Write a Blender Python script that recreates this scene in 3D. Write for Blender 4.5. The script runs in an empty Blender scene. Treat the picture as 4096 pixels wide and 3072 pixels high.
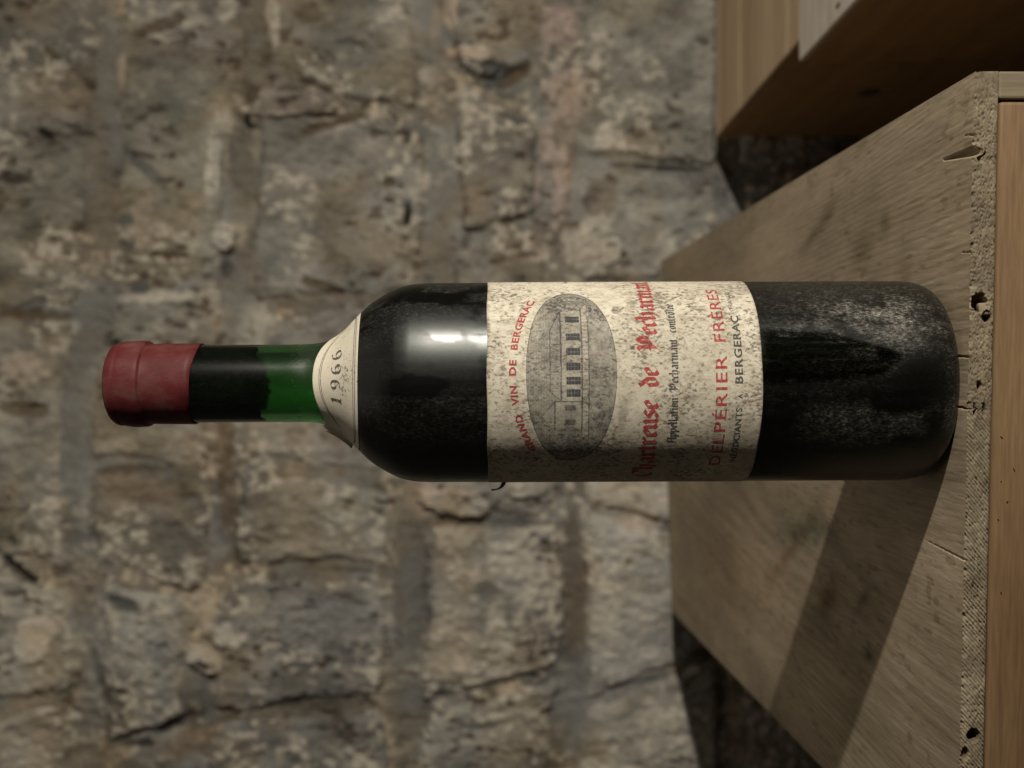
import bpy, bmesh, math, random
import numpy as np
from mathutils import Matrix, Vector

random.seed(7)
R = math.radians
scene = bpy.context.scene
C = scene.collection

# ------------------------------------------------------------------ camera, world, light
# world axes: X right, Y away from the camera, Z up; lengths given in millimetres and turned into metres by MM
MM = 0.001
BOARD_Z = 270.0               # top of the crate the bottle stands on, above the floor
EYE_Z = BOARD_Z + 157.0       # camera height
cam_d = bpy.data.cameras.new('camera')
cam = bpy.data.objects.new('camera', cam_d); C.objects.link(cam)
cam_d.sensor_width = 36.0
cam_d.lens = 36.0 * 4300 / 4096
cam_d.shift_x = 34 / 4096
cam_d.clip_start = 0.01; cam_d.clip_end = 50
cam_d.dof.use_dof = True
cam_d.dof.focus_distance = 0.372
cam_d.dof.aperture_fstop = 10.5
# the photograph was taken with the phone on its side: image left is up
cam.matrix_world = Matrix(((0, 1, 0, 0), (0, 0, -1, 0), (-1, 0, 0, EYE_Z * MM), (0, 0, 0, 1)))
scene.camera = cam

w = bpy.data.worlds.new('World'); scene.world = w; w.use_nodes = True
bgn = w.node_tree.nodes['Background']
bgn.inputs['Color'].default_value = (1.0, 0.88, 0.74, 1); bgn.inputs['Strength'].default_value = 0.026

ld = bpy.data.lights.new('cellar_lamp', 'SPOT'); ld.energy = 60; ld.shadow_soft_size = 0.016
ld.spot_size = R(105); ld.spot_blend = 1.0; ld.color = (1.0, 0.935, 0.82)
lamp = bpy.data.objects.new('cellar_lamp', ld); C.objects.link(lamp)
lamp.location = (0.835, -0.345, (EYE_Z + 70) * MM)
lamp.rotation_euler = (Vector((-0.30, 0.70, (EYE_Z - 60) * MM)) - lamp.location).to_track_quat('-Z', 'Y').to_euler()
# weak overhead fill, added out of view to stand in for bounced light
vd = bpy.data.lights.new('overhead_fill', 'AREA'); vd.shape = 'DISK'; vd.size = 1.6; vd.energy = 2.2; vd.color = (1.0, 0.90, 0.76)
fill_light = bpy.data.objects.new('overhead_fill', vd); C.objects.link(fill_light)
fill_light.location = (0.25, 0.25, (EYE_Z + 1400) * MM)

scene.view_settings.view_transform = 'Standard'; scene.view_settings.look = 'None'
scene.view_settings.exposure = 0.0; scene.view_settings.gamma = 1.0
scene.render.engine = 'CYCLES'
scene.cycles.caustics_reflective = False; scene.cycles.caustics_refractive = False
scene.cycles.sample_clamp_indirect = 3.0
scene.cycles.max_bounces = 12; scene.cycles.transmission_bounces = 12

# ------------------------------------------------------------------ helpers
def tag(o, label, cat, group=None):
    o['label'] = label; o['category'] = cat
    if group: o['group'] = group
    return o

def empty(name, label, cat, loc=(0, 0, 0), group=None):
    o = bpy.data.objects.new(name, None); C.objects.link(o)
    o.location = [c * MM for c in loc]; o.empty_display_size = 0.02
    return tag(o, label, cat, group)

def mesh_np(name, verts, faces, mat, parent=None, smooth=True, attrs=None, cols=None):
    """verts (N,3) in mm, faces (M,k) int array (k = 3 or 4) or a list of lists"""
    me = bpy.data.meshes.new(name)
    v = np.asarray(verts, dtype=np.float32) * MM
    if isinstance(faces, np.ndarray):
        k = faces.shape[1]; m = len(faces)
        me.vertices.add(len(v)); me.vertices.foreach_set('co', v.ravel())
        me.loops.add(m * k); me.loops.foreach_set('vertex_index', faces.astype(np.int32).ravel())
        me.polygons.add(m)
        me.polygons.foreach_set('loop_start', np.arange(0, m * k, k, dtype=np.int32))
        me.update(calc_edges=True)
    else:
        me.from_pydata([tuple(p) for p in v], [], [list(f) for f in faces]); me.update()
    me.validate()
    if smooth: me.polygons.foreach_set('use_smooth', np.ones(len(me.polygons), dtype=bool))
    if attrs:
        for an, av in attrs.items():
            a = me.attributes.new(an, 'FLOAT', 'POINT'); a.data.foreach_set('value', np.asarray(av, dtype=np.float32).ravel())
    if cols:
        for an, av in cols.items():
            a = me.attributes.new(an, 'FLOAT_COLOR', 'POINT')
            c = np.ones((len(v), 4), dtype=np.float32); c[:, :3] = av
            a.data.foreach_set('color', c.ravel())
    me.materials.append(mat)
    o = bpy.data.objects.new(name, me); C.objects.link(o)
    if parent is not None: o.parent = parent
    return o

def grid_faces(nu, nv, wrap=False, mask=None):
    """vertex (i,j) has index i*nv+j"""
    ii = np.arange(nu if wrap else nu - 1); jj = np.arange(nv - 1)
    I, J = np.meshgrid(ii, jj, indexing='ij')
    I2 = (I + 1) % nu
    f = np.stack([I * nv + J, I2 * nv + J, I2 * nv + J + 1, I * nv + J + 1], -1).reshape(-1, 4)
    if mask is not None:
        mk = mask.ravel(); f = f[mk[f].all(1)]
    return f

def compact(v, f, *arrs):
    used = np.unique(f); remap = -np.ones(len(v), dtype=np.int64); remap[used] = np.arange(len(used))
    return (v[used], remap[f]) + tuple(a[used] for a in arrs)

# value noise in 2-D, vectorised
def _h(ix, iy, seed):
    n = (ix.astype(np.int64) * 374761393 + iy.astype(np.int64) * 668265263 + seed * 974634777) & 0xffffffff
    n = ((n ^ (n >> 13)) * 1274126177) & 0xffffffff
    n = ((n ^ (n >> 15)) * 2246822519) & 0xffffffff
    return ((n ^ (n >> 16)) & 0xffff) / 65535.0
def vnoise(x, y, seed=0):
    x0 = np.floor(x); y0 = np.floor(y); fx = x - x0; fy = y - y0
    fx = fx * fx * fx * (fx * (fx * 6 - 15) + 10); fy = fy * fy * fy * (fy * (fy * 6 - 15) + 10)
    x0 = x0.astype(np.int64); y0 = y0.astype(np.int64)
    a = _h(x0, y0, seed); b = _h(x0 + 1, y0, seed); c = _h(x0, y0 + 1, seed); d = _h(x0 + 1, y0 + 1, seed)
    return (a * (1 - fx) + b * fx) * (1 - fy) + (c * (1 - fx) + d * fx) * fy
def fbm(x, y, seed=0, octv=4, gain=0.5):
    t = 0; amp = 1; s = 0
    for k in range(octv):
        t = t + amp * vnoise(x * 2 ** k + 17.3 * k, y * 2 ** k - 9.1 * k, seed + k); s += amp; amp *= gain
    return t / s
def sstep(a, b, x):
    t = np.clip((x - a) / (b - a), 0, 1); return t * t * (3 - 2 * t)

# ------------------------------------------------------------------ materials
def new_mat(name):
    m = bpy.data.materials.new(name); m.use_nodes = True
    nt = m.node_tree; return m, nt, nt.nodes['Principled BSDF']
def N(nt, typ, **kw):
    n = nt.nodes.new(typ)
    for k, v in kw.items():
        if k.startswith('i_'): n.inputs[k[2:].replace('_', ' ')].default_value = v
        else: setattr(n, k, v)
    return n
def L(nt, a, b): nt.links.new(a, b)
def ramp(nt, stops, interp='LINEAR'):
    r = nt.nodes.new('ShaderNodeValToRGB'); r.color_ramp.interpolation = interp
    el = r.color_ramp.elements
    while len(el) < len(stops): el.new(0.5)
    for e, (p, c) in zip(el, stops):
        e.position = p; e.color = (c[0], c[1], c[2], 1) if isinstance(c, (tuple, list)) else (c, c, c, 1)
    return r
def mixc(nt, fac, a, b, mode='MIX'):
    n = nt.nodes.new('ShaderNodeMix'); n.data_type = 'RGBA'; n.blend_type = mode
    for sock, val in ((n.inputs[0], fac), (n.inputs[6], a), (n.inputs[7], b)):
        if hasattr(val, 'is_output'): nt.links.new(val, sock)
        elif isinstance(val, (int, float)): sock.default_value = val
        else: sock.default_value = (*val, 1)
    return n.outputs[2]
def coords(nt, scale=(1, 1, 1), loc=(0, 0, 0), rot=(0, 0, 0)):
    tc = nt.nodes.new('ShaderNodeTexCoord'); mp = nt.nodes.new('ShaderNodeMapping')
    mp.inputs['Scale'].default_value = scale; mp.inputs['Location'].default_value = loc; mp.inputs['Rotation'].default_value = rot
    nt.links.new(tc.outputs['Object'], mp.inputs['Vector']); return mp.outputs['Vector']
def noise(nt, vec, scale, detail=4, rough=0.55, dist=0.0):
    n = nt.nodes.new('ShaderNodeTexNoise'); n.inputs['Scale'].default_value = scale
    n.inputs['Detail'].default_value = detail; n.inputs['Roughness'].default_value = rough
    n.inputs['Distortion'].default_value = dist
    nt.links.new(vec, n.inputs['Vector']); return n.outputs['Fac']
def bump(nt, h, strength, dist, prev=None):
    b = nt.nodes.new('ShaderNodeBump'); b.inputs['Strength'].default_value = strength; b.inputs['Distance'].default_value = dist
    nt.links.new(h, b.inputs['Height'])
    if prev is not None: nt.links.new(prev, b.inputs['Normal'])
    return b.outputs['Normal']

def wood_mat(name, dark, light, axis='Y', fibre=0.5, blotch=None, rough=0.7, bstr=0.5, off=0.0, attr=None, ring=1.0):
    """weathered softwood, grain along one object axis"""
    m, nt, p = new_mat(name)
    def sc(across, along): return tuple(along if a == axis else across for a in 'XYZ')
    v1 = coords(nt, sc(60, 2.2), (off, off * 1.7, off * .6))
    n1 = noise(nt, v1, 1.0, 5, 0.6, 0.9 * ring)                   # year-ring figure
    v2 = coords(nt, sc(900, 45), (off, 0, off)); n2 = noise(nt, v2, 1.0, 3, 0.6)     # fibres
    v3 = coords(nt, sc(380, 30), (3 + off, 0, 0)); n3 = noise(nt, v3, 1.0, 4, 0.65)
    v4 = coords(nt, (9, 9, 9), (off, 2, 0)); n4 = noise(nt, v4, 1.0, 5, 0.6)            # large blotches
    r1 = ramp(nt, [(0.30, dark), (0.50, [(a + b) / 2 for a, b in zip(dark, light)]), (0.68, light)]); L(nt, n1, r1.inputs[0])
    rf = ramp(nt, [(0.30, 1 - 0.6 * fibre), (0.52, 1.0)]); L(nt, n3, rf.inputs[0])
    c = mixc(nt, 0.9, r1.outputs[0], rf.outputs[0], 'MULTIPLY')
    rf2 = ramp(nt, [(0.3, 0.72), (0.7, 1.12)]); L(nt, n2, rf2.inputs[0])
    c = mixc(nt, 0.8, c, rf2.outputs[0], 'MULTIPLY')
    if blotch:
        rb = ramp(nt, [(0.48, 0.0), (0.70, 1.0)]); L(nt, n4, rb.inputs[0])
        c = mixc(nt, rb.outputs[0], c, mixc(nt, 0.75, c, blotch, 'MULTIPLY'))
    if attr:                                                              # stain colour, multiplied in
        a = N(nt, 'ShaderNodeAttribute', attribute_name=attr); c = mixc(nt, 1.0, c, a.outputs['Color'], 'MULTIPLY')
    L(nt, c, p.inputs['Base Color'])
    p.inputs['Roughness'].default_value = rough; p.inputs['Specular IOR Level'].default_value = 0.25
    nb = bump(nt, n3, bstr, 0.00008); nb = bump(nt, n2, bstr, 0.00006, nb)
    L(nt, nb, p.inputs['Normal'])
    return m

mat_board = wood_mat('board_wood', (0.425, 0.335, 0.228), (0.545, 0.448, 0.322), 'Y', 0.09, (0.74, 0.74, 0.71), 0.75, 0.24, attr='stain')
mat_edge = wood_mat('board_end_grain', (0.16, 0.128, 0.085), (0.30, 0.25, 0.172), 'Y', 0.3, None, 0.85, 0.5, 3.1, attr='stain')
mat_fascia = wood_mat('fascia_wood', (0.170, 0.103, 0.052), (0.240, 0.152, 0.080), 'X', 0.15, (0.85, 0.8, 0.75), 0.55, 0.25, 7.3)
mat_sidepan = wood_mat('side_panel_wood', (0.17, 0.135, 0.088), (0.30, 0.245, 0.17), 'Z', 0.5, None, 0.75, 0.5, 5.5)
mat_crate = wood_mat('crate_pine', (0.30, 0.165, 0.072), (0.42, 0.25, 0.12), 'Y', 0.15, (0.75, 0.68, 0.60), 0.6, 0.2, 11.0)
mat_lid = wood_mat('crate_lid_pine', (0.47, 0.32, 0.185), (0.71, 0.535, 0.355), 'X', 0.06, None, 0.6, 0.2, 1.4, ring=0.3)
mat_lid2 = wood_mat('crate_lid_pale_pine', (0.60, 0.52, 0.42), (0.80, 0.73, 0.62), 'X', 0.35, None, 0.7, 0.4, 9.4, ring=0.3)

def mat_stone():
    m, nt, p = new_mat('wall_stone')
    a = N(nt, 'ShaderNodeAttribute', attribute_name='albedo')
    v = coords(nt, (1, 1, 0.6))
    n = noise(nt, v, 420, 5, 0.65); r = ramp(nt, [(0.25, 0.70), (0.5, 0.98), (0.75, 1.25)]); L(nt, n, r.inputs[0])
    c = mixc(nt, 0.9, a.outputs['Color'], r.outputs[0], 'MULTIPLY')
    L(nt, c, p.inputs['Base Color']); p.inputs['Roughness'].default_value = 0.92; p.inputs['Specular IOR Level'].default_value = 0.15
    L(nt, bump(nt, noise(nt, v, 260, 6, 0.7), 0.5, 0.002), p.inputs['Normal'])
    return m
mat_wall = mat_stone()

def simple_noise_mat(name, c0, c1, scale, rough=0.8, b=0.3, bd=0.001):
    m, nt, p = new_mat(name); v = coords(nt); n = noise(nt, v, scale, 5, 0.6)
    r = ramp(nt, [(0.3, c0), (0.7, c1)]); L(nt, n, r.inputs[0]); L(nt, r.outputs[0], p.inputs['Base Color'])
    p.inputs['Roughness'].default_value = rough; L(nt, bump(nt, n, b, bd), p.inputs['Normal']); return m
mat_floor = simple_noise_mat('cellar_floor', (0.08, 0.07, 0.055), (0.17, 0.15, 0.12), 30)
mat_dark = simple_noise_mat('cork', (0.018, 0.012, 0.008), (0.05, 0.035, 0.02), 300, 0.9)
mat_knot = simple_noise_mat('knot_wood', (0.05, 0.022, 0.01), (0.10, 0.05, 0.022), 300, 0.6)

def mat_glass_f():
    m, nt, p = new_mat('green_bottle_glass')
    out = nt.nodes['Material Output']
    p.inputs['Base Color'].default_value = (0.17, 0.50, 0.18, 1)
    p.inputs['Transmission Weight'].default_value = 1.0; p.inputs['IOR'].default_value = 1.5
    p.inputs['Roughness'].default_value = 0.07; p.inputs['Specular IOR Level'].default_value = 0.12
    a = N(nt, 'ShaderNodeAttribute', attribute_name='dust')
    v = coords(nt, (1, 1, 0.45)); n = noise(nt, v, 1500, 4, 0.75)
    v2 = coords(nt, (1, 1, 0.8)); n2 = noise(nt, v2, 430, 5, 0.75)
    r = ramp(nt, [(0.42, 0.12), (0.56, 0.8), (0.70, 2.8)]); L(nt, n, r.inputs[0])
    r2 = ramp(nt, [(0.35, 0.35), (0.65, 1.5)]); L(nt, n2, r2.inputs[0])
    mu = N(nt, 'ShaderNodeMath', operation='MULTIPLY'); L(nt, a.outputs['Fac'], mu.inputs[0]); L(nt, r.outputs[0], mu.inputs[1])
    mu2 = N(nt, 'ShaderNodeMath', operation='MULTIPLY', use_clamp=True); L(nt, mu.outputs[0], mu2.inputs[0]); L(nt, r2.outputs[0], mu2.inputs[1])
    ra = N(nt, 'ShaderNodeAttribute', attribute_name='rough')
    ro = N(nt, 'ShaderNodeMath', operation='ADD'); L(nt, mu2.outputs[0], ro.inputs[0]); L(nt, ra.outputs['Fac'], ro.inputs[1])
    ro.use_clamp = True; L(nt, ro.outputs[0], p.inputs['Roughness'])
    d = N(nt, 'ShaderNodeBsdfDiffuse'); d.inputs['Color'].default_value = (0.40, 0.37, 0.31, 1)
    mx = N(nt, 'ShaderNodeMixShader'); L(nt, mu2.outputs[0], mx.inputs[0]); L(nt, p.outputs[0], mx.inputs[1]); L(nt, d.outputs[0], mx.inputs[2])
    L(nt, mx.outputs[0], out.inputs['Surface'])
    return m
mat_glass = mat_glass_f()

def mat_wine_f():
    m, nt, p = new_mat('dark_red_wine'); p.inputs['Base Color'].default_value = (0.010, 0.002, 0.003, 1)
    p.inputs['Roughness'].default_value = 0.3; p.inputs['Specular IOR Level'].default_value = 0.1; return m
mat_wine = mat_wine_f()

def mat_capsule_f():
    m, nt, p = new_mat('red_capsule'); v = coords(nt, (1, 1, 0.7)); n = noise(nt, v, 90, 5, 0.6); n2 = noise(nt, v, 900, 3, 0.6)
    r = ramp(nt, [(0.35, (0.070, 0.010, 0.011)), (0.52, (0.105, 0.018, 0.019)), (0.74, (0.140, 0.060, 0.052))]); L(nt, n, r.inputs[0])
    L(nt, r.outputs[0], p.inputs['Base Color']); p.inputs['Roughness'].default_value = 0.55; p.inputs['Specular IOR Level'].default_value = 0.22
    L(nt, bump(nt, n2, 0.25, 0.0002), p.inputs['Normal']); return m
mat_capsule = mat_capsule_f()

PAPER0 = (0.62, 0.56, 0.44); PAPER1 = (0.76, 0.71, 0.58)
def paper_color(nt, clean=0.0):
    """aged paper with mildew speckles; returns colour socket and the speckle mask"""
    tc = coords(nt)
    n = noise(nt, tc, 45, 5, 0.6); r = ramp(nt, [(0.3, PAPER0), (0.7, PAPER1)]); L(nt, n, r.inputs[0])
    v = coords(nt, (1, 1, 0.6))
    s1 = noise(nt, v, 1000, 5, 0.64); a1 = noise(nt, tc, 60, 4, 0.6)
    ad = N(nt, 'ShaderNodeMath', operation='MULTIPLY_ADD'); L(nt, a1, ad.inputs[0]); ad.inputs[1].default_value = 0.55; L(nt, s1, ad.inputs[2])
    k = ramp(nt, [(0.785 + clean * 0.14, 0.0), (0.93 + clean * 0.1, 0.85)]); L(nt, ad.outputs[0], k.inputs[0])
    c = mixc(nt, k.outputs[0], r.outputs[0], (0.10, 0.080, 0.062))
    s2 = noise(nt, v, 420, 5, 0.75); k2 = ramp(nt, [(0.46, 0.0), (0.70, 0.78)]); L(nt, s2, k2.inputs[0])
    if clean < 0.3: c = mixc(nt, k2.outputs[0], c, (0.33, 0.265, 0.185))
    if clean < 0.3:
        sm_ = N(nt, 'ShaderNodeAttribute', attribute_name='smudge'); c = mixc(nt, sm_.outputs['Fac'], c, (0.10, 0.072, 0.055))
    return c, k.outputs[0]
def mat_paper_f(name, clean):
    m, nt, p = new_mat(name); c, k = paper_color(nt, clean)
    L(nt, c, p.inputs['Base Color']); p.inputs['Roughness'].default_value = 0.75; p.inputs['Specular IOR Level'].default_value = 0.15
    L(nt, bump(nt, noise(nt, coords(nt), 700, 4, 0.6), 0.2, 0.0003), p.inputs['Normal']); return m
mat_paper = mat_paper_f('aged_label_paper', 0.0)
mat_paper2 = mat_paper_f('neck_label_paper', 0.6)
def mat_ink_f(name, ink, clean=0.0):
    m, nt, p = new_mat(name); c, k = paper_color(nt, clean)
    n = noise(nt, coords(nt), 1100, 4, 0.7); r = ramp(nt, [(0.30, 0.55), (0.50, 0.93)]); L(nt, n, r.inputs[0])
    c2 = mixc(nt, r.outputs[0], c, ink); c3 = mixc(nt, mixc(nt, 0.6, (0, 0, 0), k), c2, (0.10, 0.06, 0.05))
    L(nt, c3, p.inputs['Base Color']); p.inputs['Roughness'].default_value = 0.7; p.inputs['Specular IOR Level'].default_value = 0.15; return m
mat_red = mat_ink_f('red_print', (0.38, 0.018, 0.026)); mat_black = mat_ink_f('black_print', (0.030, 0.034, 0.042))
mat_black2 = mat_ink_f('neck_print', (0.06, 0.04, 0.04), 0.6)
def mat_engr_f():
    m, nt, p = new_mat('engraving_print'); c, k = paper_color(nt)
    a = N(nt, 'ShaderNodeAttribute', attribute_name='ink'); c2 = mixc(nt, a.outputs['Fac'], c, (0.055, 0.055, 0.058))
    L(nt, c2, p.inputs['Base Color']); p.inputs['Roughness'].default_value = 0.7; p.inputs['Specular IOR Level'].default_value = 0.15; return m
mat_engr = mat_engr_f()

# ------------------------------------------------------------------ the setting: floor
flo = mesh_np('floor', [(-2500, -1500, 0), (2500, -1500, 0), (2500, 1600, 0), (-2500, 1600, 0)], [(0, 1, 2, 3)], mat_floor, smooth=False)
flo['kind'] = 'structure'

# ------------------------------------------------------------------ stone wall
WALL_Y = 1092.0
K = WALL_Y / 4300.0          # mm on the wall per unit of the survey grid below
# survey grid (p = downwards, q = leftwards); courses of stone run along q
def wX(q): return (1536 - q) * K
def wZ(p): return EYE_Z + (2014 - p) * K
JOINTS = [
    [(-1500, -900), (4600, -860)],
    [(-1500, -260), (1000, -230), (4600, -250)],
    [(-1500, 470), (0, 440), (400, 430), (700, 410), (1000, 400), (1300, 370), (1500, 320), (1750, 300), (2000, 300), (2250, 330), (2600, 370), (3072, 360), (4600, 380)],
    [(-1500, 1060), (0, 1040), (400, 1000), (600, 975), (900, 950), (1200, 960), (1700, 920), (2000, 900), (2300, 880), (2450, 800), (2700, 785), (3072, 790), (4600, 800)],
    [(-1500, 1760), (0, 1720), (300, 1755), (800, 1770), (1100, 1740), (1500, 1720), (2000, 1640), (2200, 1630), (2600, 1625), (3072, 1620), (4600, 1650)],
    [(-1500, 2230), (0, 2230), (300, 2255), (500, 2230), (800, 2200), (1100, 2240), (1500, 2260), (2000, 2280), (2400, 2300), (2700, 2290), (3072, 2250), (4600, 2240)],
    [(-1500, 2900), (4600, 2940)], [(-1500, 3420), (4600, 3400)], [(-1500, 3800), (4600, 3800)]]
JHW = [30, 30, 46, 44, 60, 40, 30, 30, 30]     # half width of the mortar in each bed joint
SPL = [  # upright joints per course: (q at the middle of the course, slant)
    [(-1400, 0), (-500, .1), (700, -.1), (1700, 0), (2600, .1), (3500, 0), (4500, 0)],
    [(-1400, 0), (-300, .1), (560, .08), (1262, -.05), (2235, .42), (2830, -.1), (3600, 0), (4500, 0)],
    [(-1400, 0), (-600, .1), (210, .12), (1160, -.15), (1880, .1), (2345, .25), (2945, -.35), (3700, 0), (4500, 0)],
    [(-1400, 0), (-450, 0), (440, .12), (1215, -.1), (1900, .1), (2290, .03), (2830, -.12), (3500, 0), (4500, 0)],
    [(-1400, 0), (-500, 0), (385, .5), (925, -.2), (1400, .1), (2085, -.05), (2760, -.3), (3550, 0), (4500, 0)],
    [(-1400, 0), (-300, .1), (672, .12), (1140, -.1), (1640, 0), (2085, .25), (2715, -.42), (3400, 0), (4500, 0)],
    [(-1400, 0), (-100, .1), (700, 0), (1500, .1), (2560, 0), (3300, 0), (4500, 0)],
    [(-1400, 0), (-600, .1), (400, 0), (1200, .1), (2200, 0), (3200, 0), (4500, 0)]]
def jx(k, q): a = np.array(JOINTS[k]); return np.interp(q, a[:, 0], a[:, 1])

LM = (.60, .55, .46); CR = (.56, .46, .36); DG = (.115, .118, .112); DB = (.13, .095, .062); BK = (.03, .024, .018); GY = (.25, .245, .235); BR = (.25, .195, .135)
FEAT = [  # lime smears, soot, rust, cracks, and a painted shadow under the wedge stone: p, q, half sizes, tilt, colour, amount, height (mm)
    (848, 690, 26, 160, .04, LM, .95, 3), (1095, 70, 30, 120, -.1, LM, .9, 3), (915, 40, 45, 60, .5, LM, .7, 2), (492, 280, 22, 75, 0, CR, .8, 2), (945, 945, 50, 66, -.3, LM, .95, 5),
    (640, 1190, 150, 30, 0, LM, .8, 3), (1010, 1330, 80, 130, .3, LM, .6, 3), (560, 900, 60, 120, .2, CR, .35, 1), (1742, 110, 26, 90, .1, CR, .8, 3), (1805, 60, 32, 90, -.1, CR, .8, 3),
    (1890, 232, 130, 26, .25, CR, .9, 6), (1720, 300, 50, 40, 0, LM, .7, 3), (1850, 390, 30, 70, 0, LM, .6, 3), (2085, 245, 40, 42, 0, GY, .8, 5), (2420, 550, 42, 70, .2, LM, .8, 3), (2395, 890, 66, 150, .5, LM, .6, 3),
    (2285, 970, 45, 70, .2, LM, .6, 3), (2650, 1000, 50, 90, .2, LM, .5, 2), (2240, 110, 70, 90, 0, (.40, .30, .27), .6, 4), (2270, 390, 95, 110, .5, (.47, .385, .32), .6, 4), (2250, 700, 40, 120, .1, (.50, .41, .355), .75, 5),
    (110, 1480, 110, 75, .2, CR, .6, 4), (315, 2560, 45, 60, .3, LM, .9, 3), (195, 2095, 36, 42, 0, LM, .8, 2), (833, 2462, 42, 80, 0, LM, .7, 3), (907, 2545, 95, 42, .2, LM, .8, 6), (1676, 1985, 64, 110, .1, CR, .8, 4),
    (1519, 2745, 36, 100, -.2, LM, .7, 3), (240, 2390, 110, 40, .5, LM, .5, 2), (2050, 2240, 120, 80, .3, LM, .6, 3), (2420, 2500, 80, 140, 0, LM, .5, 2), (1990, 2560, 50, 180, 0, LM, .5, 2), (2600, 2880, 70, 120, .1, LM, .5, 2), (2560, 2080, 90, 60, 0, CR, .5, 2), (770, 2270, 25, 60, 0, LM, .6, 2),
    (1990, 300, 70, 66, .3, DG, .85, -3), (965, 640, 50, 175, .02, DG, .75, -4), (1000, 372, 46, 40, .4, DB, .9, -8), (1330, 502, 150, 20, -.32, DB, .85, -4), (985, 520, 22, 60, .3, BK, .8, -8), (1632, 860, 17, 56, .1, BK, .9, -6), (1560, 735, 24, 28, 0, DB, .8, -4),  # the long tilted DB streak is the wedge stone's shadow, painted in
    (1290, 1150, 90, 26, .35, DB, .75, -4), (2070, 300, 90, 30, -.7, DB, .8, -6), (600, 690, 140, 26, .75, DG, .6, -2), (560, 1150, 46, 36, 0, DG, .85, -4), (650, 1120, 60, 40, .2, DB, .6, -2), (505, 880, 36, 26, 0, DG, .8, -4), (510, 985, 34, 24, 0, DG, .8, -4), (910, 1075, 32, 36, .2, BK, .7, -6),
    (2060, 480, 70, 18, .3, DG, .8, -4), (2150, 620, 40, 70, -.4, DG, .7, -3), (2650, 672, 200, 13, .06, BK, .75, -6), (2400, 800, 80, 90, 0, DB, .55, -1), (60, 720, 70, 30, 0, BK, .7, -4), (190, 540, 34, 18, .5, BK, .8, -4), (215, 220, 40, 20, .6, DB, .7, -3), (640, 110, 120, 26, -.35, DB, .75, -4), (1240, 60, 80, 50, .3, DB, .6, -3),
    (130, 1262, 170, 24, .05, DB, .8, -6), (110, 1640, 120, 28, .1, DB, .75, -5), (1655, 2330, 88, 300, .03, (.14, .135, .125), .85, -3), (1650, 2840, 90, 160, 0, (.17, .16, .145), .8, -2), (2300, 2330, 52, 330, -.03, (.17, .148, .125), .85, -3), (915, 1920, 46, 380, -.06, DB, .62, -4), (560, 1960, 170, 60, .1, BR, .65, -1),
    (520, 1880, 170, 20, -.06, DB, .7, -4), (60, 2265, 140, 17, .65, BK, .9, -9), (690, 2895, 110, 18, -.52, BK, .85, -9), (395, 2690, 16, 120, -.25, BK, .7, -7), (500, 2410, 80, 30, .45, DG, .85, -4), (545, 2975, 90, 14, -.05, BK, .75, -7), (800, 2660, 70, 22, -.1, BK, .7, -7),
    (450, 3020, 80, 70, .1, (.30, .235, .14), .6, 1), (780, 2960, 130, 60, -.4, BR, .75, 0), (920, 2760, 60, 150, 0, BR, .5, 0), (1300, 2490, 260, 120, -.05, GY, .75, 1), (1420, 2285, 90, 12, .05, DG, .7, -4), (330, 2460, 60, 80, 0, (.27, .262, .25), .7, 0), (640, 2560, 60, 130, .05, (.29, .285, .272), .6, 0),
    (2080, 2090, 180, 14, .0, DG, .7, -5), (1950, 2360, 60, 50, 0, DG, .6, -2), (1560, 2760, 60, 120, .2, BR, .55, 0), (2550, 2730, 190, 12, -.18, DG, .7, -5), (1900, 2900, 130, 16, -.1, DG, .6, -3), (2290, 2860, 90, 170, 0, (.26, .255, .242), .7, 0), (1250, 2730, 180, 60, .1, DG, .45, -1), (1190, 1750, 70, 60, 0, BR, .5, 0)]
def features(P, Q):
    """list of (weight, colour, height) for the marks that touch these points"""
    out = []; rag = .9 * (fbm(P / 30, Q / 30, 951, 4, .6) - .5) * 2
    for (pc, qc, a, b, t, col, amt, hh) in FEAT:
        if pc + a + b < P.min() - 200 or pc - a - b > P.max() + 200 or qc + a + b < Q.min() - 200 or qc - a - b > Q.max() + 200: continue
        dp = (P - pc) * math.cos(t) + (Q - qc) * math.sin(t); dq = -(P - pc) * math.sin(t) + (Q - qc) * math.cos(t)
        g = sstep(1.15, .62, np.sqrt((dp / a) ** 2 + (dq / b) ** 2) + rag * .55)
        out.append((g * min(1, amt * 1.12), col, hh))
    return out
wall = empty('stone_wall', 'rough grey brown rubble stone wall with crumbling lime mortar behind the bottle', 'wall', (0, WALL_Y, 0))
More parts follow.
